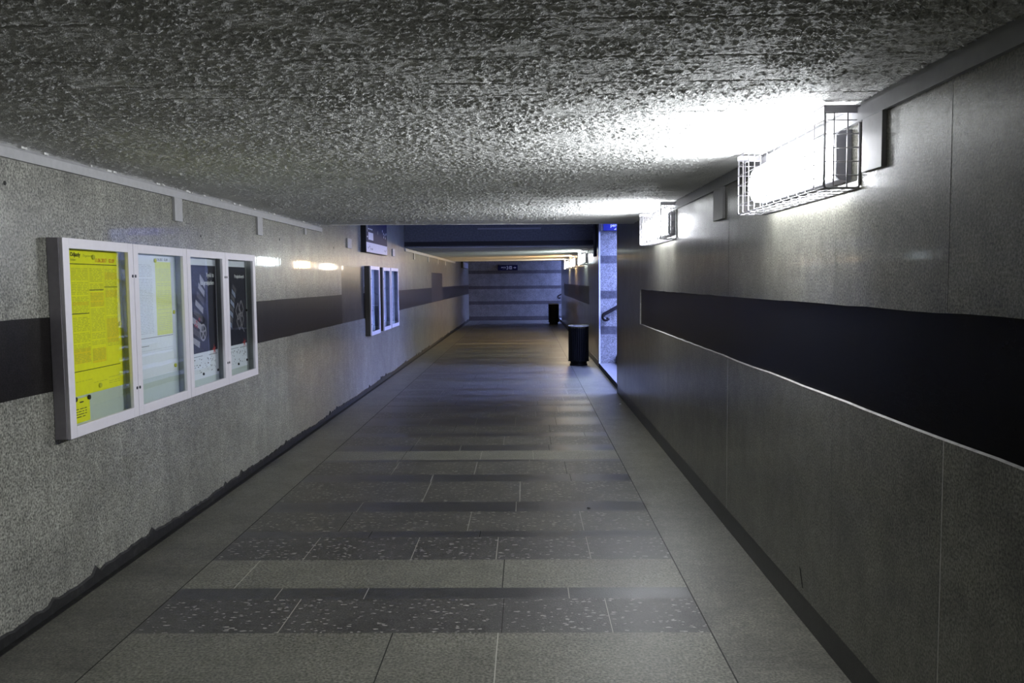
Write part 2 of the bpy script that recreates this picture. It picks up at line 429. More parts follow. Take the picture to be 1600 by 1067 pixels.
# jagged band edges
n = 90; ys = [Y0+(BY-Y0)*i/n for i in range(n+1)]
lo = [BZ0+random.uniform(-.003, .003) for _ in ys]; hi = [BZ1+random.uniform(-.0025, .0025) for _ in ys]
D = .012
for i in range(n):
    a, b_ = ys[i], ys[i+1]
    rw.quad((XR, a, .137), (XR, b_, .137), (XR, b_, lo[i+1]), (XR, a, lo[i]), 'wallR')
    rw.quad((XR, a, lo[i]), (XR, b_, lo[i+1]), (XR+D, b_, lo[i+1]+.004), (XR+D, a, lo[i]+.004), 'ledge')
    rw.quad((XR+D, a, lo[i]+.004), (XR+D, b_, lo[i+1]+.004), (XR+D, b_, hi[i+1]), (XR+D, a, hi[i]), 'bandR')
    rw.quad((XR+D, a, hi[i]), (XR+D, b_, hi[i+1]), (XR, b_, hi[i+1]), (XR, a, hi[i]), 'ledge')
    rw.quad((XR, a, hi[i]), (XR, b_, hi[i+1]), (XR, b_, 3.05), (XR, a, 3.05), 'wallR')
rw.quad((XR, BY, lo[-1]), (XR+D, BY, lo[-1]), (XR+D, BY, hi[-1]), (XR, BY, hi[-1]), 'ledge')
wseg(BY, WE, .137, 3.05, 'wallR')
rw.box((XR+.03, Y0, 0), (XR+.5, WE-.01, 3.05), 'conc')
rw.quad((XR, WE, .0), (XR+.5, WE, .0), (XR+.5, WE, 4.2), (XR, WE, 4.2), 'farw')
rw.quad((XR, WE-.03, 0), (XR, WE, 0), (XR, WE, .137), (XR, WE-.03, .137), 'wallR')
for jy in (2.69, 5.59):   # two open joints
    if jy < 3: rw.add([(XR-.0008, 4.083, .262), (XR-.0008, 4.06, .255), (XR-.0008, 4.02, .175), (XR-.0008, 4.034, .17)], [(0, 1, 2, 3)], 'j_dark')
    rw.box((XR-.0006, jy, .14), (XR+.01, jy+.004, BZ0-.004), 'mortar'); rw.box((XR-.0004, jy, BZ1+.004), (XR+.01, jy+.003, 2.25), 'j_dark')
struct(rw.build('wall_right', bevel=-1))
bb = MB(); bb.box((XR+.006, Y0, 0), (XR+.03, WE-.03, .1375), 'plinth')
struct(bb.build('baseboard_right'))

# second part of the right wall, beyond the stairs
S0, S1 = 16.12, 33.36
r2w = MB()
def w2(y0, y1, a, b_, m): r2w.quad((X2, y0, a), (X2, y1, a), (X2, y1, b_), (X2, y0, b_), m)
w2(S0, 18.6, .12, 3.05, 'wallR'); w2(18.6, 30.8, .12, 1.12, 'wallR'); w2(18.6, 30.8, 1.12, 1.52, 'band2'); w2(18.6, 30.8, 1.52, 3.05, 'wallR'); w2(30.8, S1, .12, 3.05, 'wallR')
r2w.box((X2-.006, S0+.003, -.01), (X2+.3, S1-.01, .12), 'plinth')
r2w.box((X2+.03, S0+.02, .12), (X2+.3, S1-.02, 3.05), 'conc')
# stairwell face of this wall, light granite with three dark bands
def face_x(mb, x0, x1, y, zs, ms):
    for k in range(len(ms)): mb.quad((x0, y, zs[k]), (x1, y, zs[k]), (x1, y, zs[k+1]), (x0, y, zs[k+1]), ms[k])
BANDS = [0, .631, .78, 1.298, 1.447, 1.954, 2.099, 4.4]
face_x(r2w, X2, X2+.028, S0, [0, 4.4], ['corner'])
face_x(r2w, X2+.028, 9.5, S0, BANDS, ['farw', 'farb', 'farw', 'farb', 'farw', 'farb', 'farw'])
r2w.box((X2+.001, S0+.001, 0), (9.5, S0+.2, 4.4), 'conc')
r2w.quad((X2, S1, 0), (9.5, S1, 0), (9.5, S1, 4.4), (X2, S1, 4.4), 'farw')
struct(r2w.build('wall_right', bevel=-1))

sw = MB()   # near side of each stairwell
sw.box((XR+.5, WE-.2, 0), (9.5, WE, 4.2), 'farw')
struct(sw.build('wall_stairwell', bevel=-1))

fw = MB()
face_x(fw, XL-.1, 9.5, YEND-.2, [0, .171, .665, .804, 1.31, 1.438, 1.942, 2.08, 4.4], ['farb', 'farw', 'farb', 'farw', 'farb', 'farw', 'farb', 'farw'])
fw.box((XL-.3, YEND-.199, 0), (9.5, YEND+.1, 4.4), 'conc')
struct(fw.build('wall_far', bevel=-1))
bw = MB(); bw.box((XL-.3, Y0-.2, 0), (X2+.5, Y0, 3.05), 'wall'); struct(bw.build('wall_back'))

# ------------------------------------------------------------------ ceilings
def smooth2(a, k=1):
    for _ in range(k):
        a = (a+np.roll(a, 1, 0)+np.roll(a, -1, 0)+np.roll(a, 1, 1)+np.roll(a, -1, 1))/5
    return a
def near_ceiling():
    y0 = 1.2; stepx = .0075
    nx = int((XR-XL)/stepx)+1; ny = 1200
    U = np.linspace(0, 1, nx)[None, :].repeat(ny, 0)
    q = np.linspace(0, 1, ny); q = (np.exp(.8*q)-1)/(math.exp(.8)-1)
    V = q[:, None].repeat(nx, 1)
    X = XL+(XR-XL)*U
    yend = 9.79+.71*U
    Y = y0+(yend-y0)*V
    r = rng.standard_normal((ny, nx)); r = r*2.2+smooth2(r, 1); r /= r.std()
    rb = rng.standard_normal((ny//4+2, nx//4+2)); rb = np.kron(rb, np.ones((4, 4)))[:ny, :nx]; rb = smooth2(rb, 4); rb /= rb.std()
    # cloudy modulation of the spray thickness
    rc = rng.standard_normal((ny//30+2, nx//30+2)); rc = np.kron(rc, np.ones((30, 30)))[:ny, :nx]; rc = smooth2(rc, 40); rc /= rc.std()
    amp = np.clip(1+.25*rc, .5, 1.7)
    h = (np.maximum(r, -.3)+.25*np.maximum(r-.8, 0))*.0026*amp + rb*.0007
    # board joints running across the passage, broken lines
    yb = y0
    while yb < 10.4:
        j = int(np.searchsorted(q, (yb-y0)/(10.1-y0)))
        if 2 < j < ny-3:
            wob = np.cumsum(rng.standard_normal(nx))*.03
            on = np.interp(np.arange(nx), np.arange(0, nx, 24), (rng.random(len(np.arange(0, nx, 24))) < .55).astype(float))
            for c in range(nx):
                jj = int(np.clip(j+wob[c], 1, ny-2))
                h[jj, c] -= .011*on[c]; h[jj-1, c] -= .006*on[c]
        yb += random.uniform(.18, .42)
    Z = 2.306+(X-XL)/(XR-XL)*.026 - h
    co = np.stack([X, Y, Z], -1).reshape(-1, 3).astype(np.float32)
    idx = np.arange(ny*nx).reshape(ny, nx)
    f = np.stack([idx[:-1, :-1], idx[1:, :-1], idx[1:, 1:], idx[:-1, 1:]], -1).reshape(-1, 4)
    me = bpy.data.meshes.new('ceiling')
    # close the slab: thick body behind, with its front face
    ex = np.array([[XL, Y0, 2.306], [XR, Y0, 2.332], [XR, y0, 2.332], [XL, y0, 2.306],
                   [XL, 9.79, 2.30], [XR, 10.5, 2.325], [XR, 10.5, 3.05], [XL, 9.79, 3.05]], dtype=np.float32)
    N = len(co); co = np.concatenate([co, ex])
    q = np.array([[N, N+3, N+2, N+1], [N+4, N+7, N+6, N+5]])
    f = np.concatenate([f, q]).astype(np.int32)
    me.vertices.add(len(co)); me.vertices.foreach_set('co', co.ravel())
    me.loops.add(f.size); me.loops.foreach_set('vertex_index', f.ravel())
    me.polygons.add(len(f)); me.polygons.foreach_set('loop_start', np.arange(0, f.size, 4, dtype=np.int32))
    me.materials.append(M['ceil']); me.update(calc_edges=True); me.validate()
    sm = np.ones(len(f), dtype=bool); sm[-2:] = False; me.polygons.foreach_set('use_smooth', sm)
    o = bpy.data.objects.new('ceiling', me); COL.objects.link(o); struct(o)
near_ceiling()
c2 = MB()   # high ceiling over the first stair landing and far stairs, lower far ceiling with its dark beam face
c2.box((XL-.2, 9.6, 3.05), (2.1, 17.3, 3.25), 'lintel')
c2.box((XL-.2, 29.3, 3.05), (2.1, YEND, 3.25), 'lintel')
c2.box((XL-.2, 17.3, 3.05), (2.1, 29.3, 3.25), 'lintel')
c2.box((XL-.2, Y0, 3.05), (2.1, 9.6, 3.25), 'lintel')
struct(c2.build('ceiling'))
c3 = MB()
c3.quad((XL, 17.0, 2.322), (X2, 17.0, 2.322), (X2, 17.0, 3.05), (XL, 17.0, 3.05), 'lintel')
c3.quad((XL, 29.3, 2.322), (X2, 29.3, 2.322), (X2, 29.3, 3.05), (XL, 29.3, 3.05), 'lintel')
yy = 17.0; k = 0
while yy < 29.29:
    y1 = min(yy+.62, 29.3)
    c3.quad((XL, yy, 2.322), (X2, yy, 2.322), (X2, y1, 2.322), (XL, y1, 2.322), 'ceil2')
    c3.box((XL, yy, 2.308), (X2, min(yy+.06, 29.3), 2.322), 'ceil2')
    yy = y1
c3.box((XL, 16.985, 2.345), (X2, 17.0, 2.43), 'signside')
struct(c3.build('ceiling', bevel=-1))
tb = MB(); tb.box((-.95, 16.97, 2.66), (.30, 17.0, 2.69), 'trimR'); struct(tb.build('trim_6'))

# ------------------------------------------------------------------ stairs beside the passage
def stairs(name, y0, y1, n=18):
    mb = MB(); x = X2; z = 0
    prof = [(X2, -.02)]
    for i in range(n):
        h = .085 if i == 0 else .15
        z += h; prof.append((x, z)); x += .33; prof.append((x, z))
    prof.append((x, -.02))
    for i in range(1, len(prof)-2):
        (xa, za), (xb, zb) = prof[i], prof[i+1]
        if abs(za-zb) < 1e-6: mb.quad((xa, y0, za), (xb, y0, za), (xb, y1, za), (xa, y1, za), 'conc')
    xa = X2; z = 0
    for i in range(n):
        h = .085 if i == 0 else .15
        mb.quad((xa, y0, z), (xa, y1, z), (xa, y1, z+h), (xa, y0, z+h), 'j_dark' if i == 0 else 'farb'); z += h; xa += .33
    o = mb.build(name, bevel=-1); return struct(o)
stairs('floor_stairs', WE, S0)
stairs('floor_stairs', S1, YEND-.2)

def handrail(y, x0, label, sgn=1):
    t = thing('handrail', label, 'handrail', (x0, y, 0), 0, 'dark handrails at the foot of the stairs')
    mb = MB(); pts = []
    for i in range(15):   # curled lower end
        a = math.radians(-20 - i*17); r = .034+.0022*i
        pts.append((.075+r*math.cos(a)*1.15, 0, .955+r*math.sin(a)*1.1))
    pts += [(.12, 0, 1.055), (.2, 0, 1.10), (.32, 0, 1.165), (.6, 0, 1.30), (5.5, 0, 3.55)]
    mb.tube(pts, .034, 'rail', 12); mb.build('rail', t)
    for k in range(5):
        b2 = MB(); x = .5+k*1.1; z = 1.25+(x-.5)*.459
        b2.tube([(x, 0, z), (x, .03, z-.06), (x, .10, z-.06)], .01, 'rail', 8); b2.build('bracket', t)
handrail(S0-.10, X2+.055, 'dark handrail with curled end on the blue-lit stair wall, behind the nearer bin')
handrail(YEND-.3, X2-.06, 'small dark curled handrail end at the far end of the passage, above the farther bin')

# ------------------------------------------------------------------ trims (painted metal channels under the ceiling)
def trim_left():
    mb = MB()
    mb.extr([(XL, 2.236), (XL+.022, 2.236), (XL+.022, 2.282), (XL+.012, 2.298), (XL, 2.298)], 'y', Y0, 10.05, 'trim')
    o = struct(mb.build('trim_1'))
    for y0, y1, zb in ((5.835, 5.965, 2.078), (7.64, 7.785, 2.078), (9.28, 9.34, 2.17), (3.2, 3.33, 2.08)):
        p = MB(); p.box((XL, y0, zb), (XL+.018, y1, 2.237), 'trim'); p.build('cover_plate', o, bevel=.001)
    c = MB(); 
    n = 260; ys = np.linspace(Y0, 10.0, n+1)
    hh = [(.006+.016*rng.random()**2) for _ in ys]
    for i in range(n):
        c.quad((XL, ys[i], 2.298), (XL, ys[i+1], 2.298), (XL+.012+hh[i+1], ys[i+1], 2.306), (XL+.012+hh[i], ys[i], 2.306), 'plaster')
        if random.random() < .25:
            c.box((XL+.004, ys[i], 2.292), (XL+.02+random.random()*.012, ys[i]+random.uniform(.01, .05), 2.303), 'plaster')
    struct(c.build('trim_2', bevel=-1))
trim_left()
def trim_right():
    mb = MB()
    mb.box((XR-.018, Y0, 2.253), (XR, 9.9, 2.308), 'trimR')
    mb.box((XR-.006, Y0, 2.308), (XR, 9.9, 2.332), 'trimR')
    o = struct(mb.build('trim_3'))
    for y0, y1, zb in ((3.175, 3.36, 2.052), (5.70, 5.985, 2.045), (1.2, 1.38, 2.05)):
        p = MB(); p.box((XR-.017, y0, zb), (XR, y1, 2.254), 'trim'); p.build('cover_plate', o, bevel=.001)
trim_right()
tf = MB(); tf.box((XL, 17.0, 2.25), (XL+.02, 29.0, 2.305), 'trim')
o = struct(tf.build('trim_4'))
for y in (18.3, 21.0, 23.2, 25.4):
    p = MB(); p.box((XL, y, 2.12), (XL+.016, y+.16, 2.251), 'trim'); p.build('cover_plate', o)
for i, (y, lab) in enumerate(((11.48, 'small grey cover plate high on left wall, before the navy sign'), (15.36, 'small grey cover plate high on left wall, beyond the navy sign'))):
    p = MB(); p.box((XL, y, 2.108), (XL+.02, y+.27, 2.237), 'trim'); tag(p.build('cover_plate', bevel=.001), lab, 'plate', 'loose cover plates on the left wall')

# dark pipe stub hanging at the corner of the second wall
pp = MB(); pp.tube([(X2-.05, 16.35, 3.05), (X2-.05, 16.35, 2.12)], .032, 'signside', 14)
pp.cyl((X2-.05, 16.35, 2.09), .038, .05, 'signside', 14)
tag(pp.build('drain_pipe'), 'short black vertical pipe hanging at the corner of the wall beyond the stairs', 'pipe')

# ------------------------------------------------------------------ caged wall lamps
def caged_lamp(y, label, lampmat, wallx=XR, group='caged wall lamps along the right wall'):
    """near end at y, runs 1.37 m away from the camera; local +x points to the wall"""
    t = thing('caged_wall_lamp', label, 'lamp', (wallx, y, 1.995), 0, group)
    Dp, L, H = .146, 1.37, .325
    hs = MB()   # housing against the wall with rounded ends
    prof = [(-.062, .062), (-.062, .228), (-.045, .243), (0, .247), (0, .043), (-.045, .047)]
    hs.extr(prof, 'y', .10, L-.14, 'housing'); hs.build('housing', t, bevel=.006)
    df = MB(); n = 14
    pr = [(-.062, .068), ]
    for k in range(n+1):
        a = -math.pi/2+math.pi*k/n
        ca, sa = math.cos(a), math.sin(a)
        pr.append((-.066-.054*(abs(ca)**.6), .145+.088*math.copysign(abs(sa)**.7, sa)))
    pr.append((-.062, .222))
    df.extr(pr, 'y', .125, L-.165, lampmat, True); df.f.pop(); df.f.pop(); df.m = df.m[:-2]; df.smooth = df.smooth[:-2]
    df.build('diffuser', t, bevel=-1)
    for ye, yo in ((.125, .106), (L-.165, L-.146)):     # dimmer rounded ends of the opal cover
        ec = MB(); cx = sum(p[0] for p in pr)/len(pr); cz = .145
        inner = [((p[0]-cx)*.75+cx, (p[1]-cz)*.75+cz) for p in pr]; nn_ = len(pr)
        vs = [(p[0], ye, p[1]) for p in pr]+[(p[0], yo, p[1]) for p in inner]
        ec.add(vs, [(k, (k+1) % nn_, nn_+(k+1) % nn_, nn_+k) for k in range(nn_)]+[tuple(range(nn_, 2*nn_))], 'lampEnd')
        ec.build('end_cap', t)
    tp = MB()   # flat bars round the top
    zt_ = H-.028
    tp.box((-Dp, 0, zt_), (0, .004, H), 'galv'); tp.box((-Dp, L-.004, zt_), (0, L, H), 'galv')
    tp.box((-Dp, 0, H-.006), (-Dp+.004, L, H), 'galv')
    tp.box((-.004, 0, zt_), (0, L, H), 'galv'); tp.build('top_bar', t)
    fr = MB(); r = .0052
    for yy_ in (.004, L-.004):
        c = .016
        fr.tube([(-Dp+r, yy_, zt_), (-Dp+r, yy_, c), (-Dp+r+.004, yy_, r+.003), (-Dp+c, yy_, r), (-c, yy_, r), (-r-.003, yy_, r+.004), (-r, yy_, c), (-r, yy_, zt_-c), (-r-.004, yy_, zt_-.004), (-c, yy_, zt_), (-Dp+r, yy_, zt_)], r, 'galv', 8)
    fr.tube([(-Dp+r, 0, r), (-Dp+r, L, r)], r*.7, 'galv', 8)
    fr.tube([(-r, 0, r), (-r, L, r)], r*.7, 'galv', 8)
    fr.build('cage_frame', t)
    wr = MB(); q = .0025
    zs = [.055, .108, .161, .214, .267]
    for z in zs:
        wr.tube([(-r, .003, z), (-Dp+r, .003, z)], q, 'galv', 5); wr.tube([(-r, L-.003, z), (-Dp+r, L-.003, z)], q, 'galv', 5)
        wr.tube([(-Dp+.003, 0, z), (-Dp+.003, L, z)], q, 'galv', 5)
    for x in (-Dp*.72, -Dp*.36):
        wr.tube([(x, .003, zt_), (x, .003, .004)], q*1.25, 'galv', 5); wr.tube([(x, L-.003, zt_), (x, L-.003, .004)], q*1.25, 'galv', 5)
        wr.tube([(x, 0, .004), (x, L, .004)], q, 'galv', 5)
    k = 12
    for i in range(1, k):
        yy_ = L*i/k
        wr.tube([(-Dp+.002, yy_, H-.004), (-Dp+.002, yy_, .014), (-Dp+.012, yy_, .003), (-.002, yy_, .003)], q, 'galv', 5)
    wr.build('wire_mesh', t)
    return t
caged_lamp(3.41, 'nearest glaring white tube lamp in a wire cage under the ceiling on the right wall', 'lampB')
caged_lamp(7.50, 'second white caged tube lamp on the right wall, just before the stairs opening', 'lampA')
caged_lamp(18.9, 'cool white caged lamp on the far right wall, first one beyond the dark beam', 'lampCool', X2)
caged_lamp(22.8, 'warm orange caged lamp on the far right wall, between the cool and the farthest lamp', 'lampWarm', X2)
caged_lamp(26.2, 'farthest caged lamp on the far right wall, beside the end wall in view', 'lampWhite', X2)

# ------------------------------------------------------------------ display cases on the left wall
def case(y0, widths, z0, H, depth, label, group, locks, side='casebody', inner='back'):
    W = sum(widths)
    t = thing('display_case', label, 'display case', (XL+.0015, y0, z0), 0, group)
    b = MB(); th = .014; d = depth-.02
    b.box((0, 0, 0), (d, th, H), side); b.box((0, W-th, 0), (d, W, H), side)
    b.box((0, th, 0), (d, W-th, th), side); b.box((0, th, H-th), (d, W-th, H), side)
    b.build('body', t, bevel=.001)
    yb = 0
    for i, w_ in enumerate(widths):
        bp = MB(); m0 = th if i == 0 else 0; m1 = th if i == len(widths)-1 else 0
        bp.box((.001, yb+m0, th), (.010, yb+w_-m1, H-th), inner)
        bp.box((.010, yb+w_-m1-.012, th), (d-.002, yb+w_-m1, H-th), 'inner')
        bp.box((.010, yb+m0, th), (d-.002, yb+m0+.012, H-th), 'inner')
        bp.build('back_panel', t)
        dr = MB(); s = .062; g = .0025
        a0, a1 = yb+g, yb+w_-g
        x0, x1 = depth-.019, depth
        dr.box((x0, a0, 0), (x1, a0+s, H), 'frame'); dr.box((x0, a1-s, 0), (x1, a1, H), 'frame')
        dr.box((x0, a0+s, 0), (x1, a1-s, .058), 'frame'); dr.box((x0, a0+s, H-.052), (x1, a1-s, H), 'frame')
        do = dr.build('door', t, bevel=.0015)
        gl = MB(); xg = depth-.011
        gl.quad((xg, a0+s, .058), (xg, a1-s, .058), (xg, a1-s, H-.052), (xg, a0+s, H-.052), 'glass')
        gl.build('glass_pane', do, bevel=-1)
        side = locks[i]
        if side is not None:
            ly = a1-.016 if side else a0+.016
            for lz in (.17, H-.19):
                lk = MB(); lk.cyl((x1-.001, ly, lz), .009, .004, 'lockm', 14, 'x'); lk.build('lock', do)
        yb += w_
    return t
CZ, CH, CD = .865, 1.022, .080
case(4.272, (.775, .80), CZ, CH, CD, 'white two-door glass display case with the yellow and the white timetable', 'glazed display cases on the left wall', (True, False))
case(5.849, (.752, .73), CZ, CH, CD, 'white two-door glass display case holding the two dark posters', 'glazed display cases on the left wall', (True, False))
case(12.72, (.80,), .848, 1.04, .092, 'single-door display case farther along, nearest of the three narrow ones', 'glazed display cases on the left wall', (False,), 'caseside')
case(13.89, (.74,), .855, 1.03, .086, 'single-door display case in the middle of the three narrow ones', 'glazed display cases on the left wall', (False,), 'caseside')
case(14.70, (.84,), .858, 1.03, .086, 'single-door display case, farthest of the three narrow ones, bluish white', 'glazed display cases on the left wall', (None,), 'caseside')
for y, lab in ((12.83, 'pale sheet pinned in the nearest of the three narrow display cases'), (13.98, 'pale sheet pinned in the middle of the three narrow display cases'), (14.83, 'pale sheet pinned in the farthest of the three narrow display cases')):
    p = MB(); p.box((XL+.0125, y, .98), (XL+.0137, y+.56, 1.80), 'paper')
    for k in range(18): p.box((XL+.0137, y+.05, 1.05+k*.037), (XL+.0140, y+random.uniform(.2, .5), 1.062+k*.037), 'rowsw')
    tag(p.build('paper_sheet', bevel=-1), lab, 'sheet', 'pale sheets in the narrow cases')

XP = XL+.0135          # plane of papers in the cases
def sheet(name, y0, y1, z0, z1, m, label, cat, group=None):
    t = thing(name, label, cat, (XP, y0, z0), 0, group)
    b = MB(); b.box((-.001, 0, 0), (0, y1-y0, z1-z0), m); b.build('paper', t, bevel=-1)
    return t
def rect(mb, y0, y1, z0, z1, m, x=.0004): mb.quad((x, y0, z0), (x, y1, z0), (x, y1, z1), (x, y0, z1), m)
def rows(mb, y0, y1, z0, z1, m, pitch=.0085, hgt=.0035, miss=.1, x=.0006):
    z = z1-pitch
    while z > z0:
        if random.random() > miss:
            a = y0
            while a < y1-.01:
                b_ = min(y1, a+random.uniform(.012, .06)); rect(mb, a, b_, z, z+hgt, m, x); a = b_+random.uniform(.004, .014)
        z -= pitch

# yellow departures sheet
yt = sheet('timetable', 4.425, 5.005, 1.058, 1.832, 'yellow', 'large yellow departures timetable in the nearest glass door', 'timetable')
pr = MB(); Wd, Hh = .58, .774
cols = [(.045, .215), (.235, .385), (.405, .545)]
for i, (a, b_) in enumerate(cols):
    rows(pr, a, b_, [.15, .17, .24][i], .685, 'rows')
    for (za, zb) in ([(.17, .25), (.48, .5)], [(.47, .55), (.16, .24)], [(.26, .40), (.52, .56), (.62, .66)])[i]:
        rect(pr, a, b_, za, zb, 'oprint', .0003)
    rows(pr, a, b_, .02, .085, 'rows', .011, .003, .45)
pr.build('printed_rows', yt, bevel=-1)
ln = MB(); rect(ln, .02, .55, .700, .704, 'black', .0009); rect(ln, .03, .215, .435, .439, 'black', .0009)
rect(ln, .225, .385, .560, .564, 'black', .0009); rect(ln, .395, .55, .575, .579, 'black', .0009); rect(ln, .03, .55, .128, .1315, 'black', .0009)
rect(ln, .219, .221, .16, .70, 'rows', .0009); rect(ln, .392, .394, .16, .70, 'rows', .0009)
ln.build('ruled_lines', yt, bevel=-1)
text_mesh('heading', 'Odjazdy', .030, 'black', on_left(.0006, .045, .742), yt, bold=.0006)
text_mesh('heading', 'Departures', .020, 'rows', on_left(.0006, .175, .742), yt)
text_mesh('heading', 'Abfahrt', .018, 'rows', on_left(.0006, .045, .718), yt)
text_mesh('date', '11.06.2017   02.09', .030, 'redlt', on_left(.0006, .30, .716), yt, bold=.0005)

nt_ = sheet('notice', 4.43, 4.605, .915, 1.045, 'yellow', 'small yellow notice under the large yellow timetable', 'notice')
pr = MB(); rows(pr, .03, .14, .02, .085, 'black', .014, .004, .0); rect(pr, .07, .11, .105, .112, 'black', .0006); pr.build('printed_rows', nt_, bevel=-1)

# white arrivals sheet
wt = sheet('timetable', 5.225, 5.785, 1.058, 1.832, 'paper', 'white arrivals timetable with a pale yellow column behind the second glass door', 'timetable')
pr = MB(); rect(pr, .27, .51, .26, .735, 'yellowp', .0003)
rows(pr, .03, .22, .27, .72, 'rowsw', .010, .002); rows(pr, .29, .50, .27, .70, 'rowsw', .012, .0015, .2); rows(pr, .03, .50, .13, .20, 'rowsw', .014, .0015, .5)
pr.build('printed_rows', wt, bevel=-1)
ln = MB(); rect(ln, .02, .51, .250, .253, 'black', .0009); rect(ln, .02, .14, .200, .203, 'black', .0009); ln.build('ruled_lines', wt, bevel=-1)
text_mesh('date', '11.06.2017  02.09', .026, 'rowsw', on_left(.0006, .28, .742), wt)

# dark posters
def disc(mb, cy, cz, r, m, x, n=32, r_in=0, ky=1.):
    vs = []; 
    for k in range(n): a = 2*math.pi*k/n; vs.append((x, cy+math.cos(a)*r*ky, cz+math.sin(a)*r))
    if r_in:
        for k in range(n): a = 2*math.pi*k/n; vs.append((x, cy+math.cos(a)*r_in*ky, cz+math.sin(a)*r_in))
        mb.add(vs, [(k, (k+1) % n, n+(k+1) % n, n+k) for k in range(n)], m)
    else: mb.add(vs, [tuple(range(n))], m)
def poly(mb, pts, m, x): mb.add([(x, a, b_) for a, b_ in pts], [tuple(range(len(pts)))], m)
def seg(mb, a, b_, wd, m, x):
    (y0, z0), (y1, z1) = a, b_; L = math.hypot(y1-y0, z1-z0); ny, nz = -(z1-z0)/L*wd/2, (y1-y0)/L*wd/2
    poly(mb, [(y0+ny, z0+nz), (y0-ny, z0-nz), (y1-ny, z1-nz), (y1+ny, z1+nz)], m, x)
def star(mb, cy, cz, r, m, x):
    for k in range(5):
        a = math.radians(90+k*72+8); b1, b2 = a+.45, a-.45
        poly(mb, [(cy, cz), (cy+math.cos(b1)*r*.35, cz+math.sin(b1)*r*.35), (cy+math.cos(a)*r, cz+math.sin(a)*r), (cy+math.cos(b2)*r*.35, cz+math.sin(b2)*r*.35)], m, x)

def dark_poster(y0, y1, label, kind):
    z0, z1 = .955, 1.835
    t = sheet('poster', y0, y1, z0, z1, 'paper', label, 'poster', None)
    W = y1-y0; pb, pt = 1.145-z0, 1.783-z0
    p = MB(); rect(p, 0.006, W-.012, pb, pt, 'posterd', .0003)
    rect(p, 0.006, .035, pb+.2, pt-.1, 'posterb', .0005)
    p.build('printed_field', t, bevel=-1)
    s = MB()
    if kind == 0:    # zebra stripes climbing to the upper right
        for k in range(8):
            f = k/7; cy = .10+.19*f**.9; cz = pb+.10+.43*f; wd = .10-.05*f
            m = 'stripe' if k % 2 == 0 or k > 5 else 'grey'
            poly(s, [(cy-wd, cz+.045), (cy-wd-.01, cz+.005), (cy+wd-.01, cz-.065), (cy+wd, cz-.02)], m, .0006)
        for (a, b_) in ((.12, .235), (.155, .225), (.15, .26), (.20, .275)):
            star(s, a, pb+b_-.03, .024, 'red', .0009)
    else:
        for k in range(8):
            f = k/7; cy = .05+.13*f; cz = pb+.19+.28*f; wd = .05-.012*f
            m = 'stripeb' if k % 2 == 0 else 'grey'
            poly(s, [(cy-wd, cz+.03), (cy-wd, cz-.005), (cy+wd, cz-.05), (cy+wd, cz-.01)], m, .0006)
    s.build('printed_stripes', t, bevel=-1)
    g = MB()
    if kind == 0:
        cy, cz = .265, pb+.145
        disc(g, cy, cz, .064, 'stripe', .0009, 40, .050); disc(g, cy, cz, .016, 'stripe', .0010)
        for k in range(5):
            a = math.radians(90+72*k); seg(g, (cy, cz), (cy+math.cos(a)*.054, cz+math.sin(a)*.054), .014, 'stripe', .0011)
    else:
        def sq(c, r):
            P = [(c[0], c[1]+r*1.15), (c[0]+r, c[1]-.1*r), (c[0]+.1*r, c[1]-r*1.25), (c[0]-r, c[1]+.05*r)]
            for i in range(4): seg(g, P[i], P[(i+1) % 4], .008, 'stripe', .0009)
        sq((.255, pb+.275), .058); sq((.335, pb+.295), .058); sq((.275, pb+.19), .058); sq((.34, pb+.21), .05)
        seg(g, (.33, pb+.15), (.40, pb+.095), .008, 'stripe', .0010)
    g.build('printed_symbol', t, bevel=-1)
    l = MB(); star(l, W-.085, pb+.005, .045, 'red', .0012); l.build('star_logo', t, bevel=-1)
    r_ = MB()
    for _ in range(46):
        a = random.uniform(.04, W-.06); b_ = random.uniform(.035, .145); rect(r_, a, a+random.uniform(.008, .022), b_, b_+random.uniform(.004, .010), random.choice(('rowsw', 'rowsw', 'black')), .0006)
    rect(r_, W-.20, W-.03, pb-.032, pb-.024, 'rowsw', .0006); rect(r_, .03, .24, pb-.028, pb-.022, 'rowsw', .0006)
    r_.build('small_print', t, bevel=-1)
    if kind == 0:
        text_mesh('heading', 'Rynki to', .046, 'whitep', on_left(.0012, W-.045, pt-.085), t, align='RIGHT', bold=.0008)
        text_mesh('heading', 'lub przejazdem', .046, 'whitep', on_left(.0012, W-.045, pt-.142), t, align='RIGHT', bold=.0008)
    else:
        text_mesh('heading', 'Przejazdowych', .040, 'whitep', on_left(.0012, W-.045, pt-.09), t, align='RIGHT', bold=.0008)
    return t
dark_poster(6.01, 6.575, 'dark poster with grey stripes and a wheel, behind the third glass door', 0)
dark_poster(6.80, 7.275, 'dark poster with overlapping square outlines, behind the fourth glass door', 1)

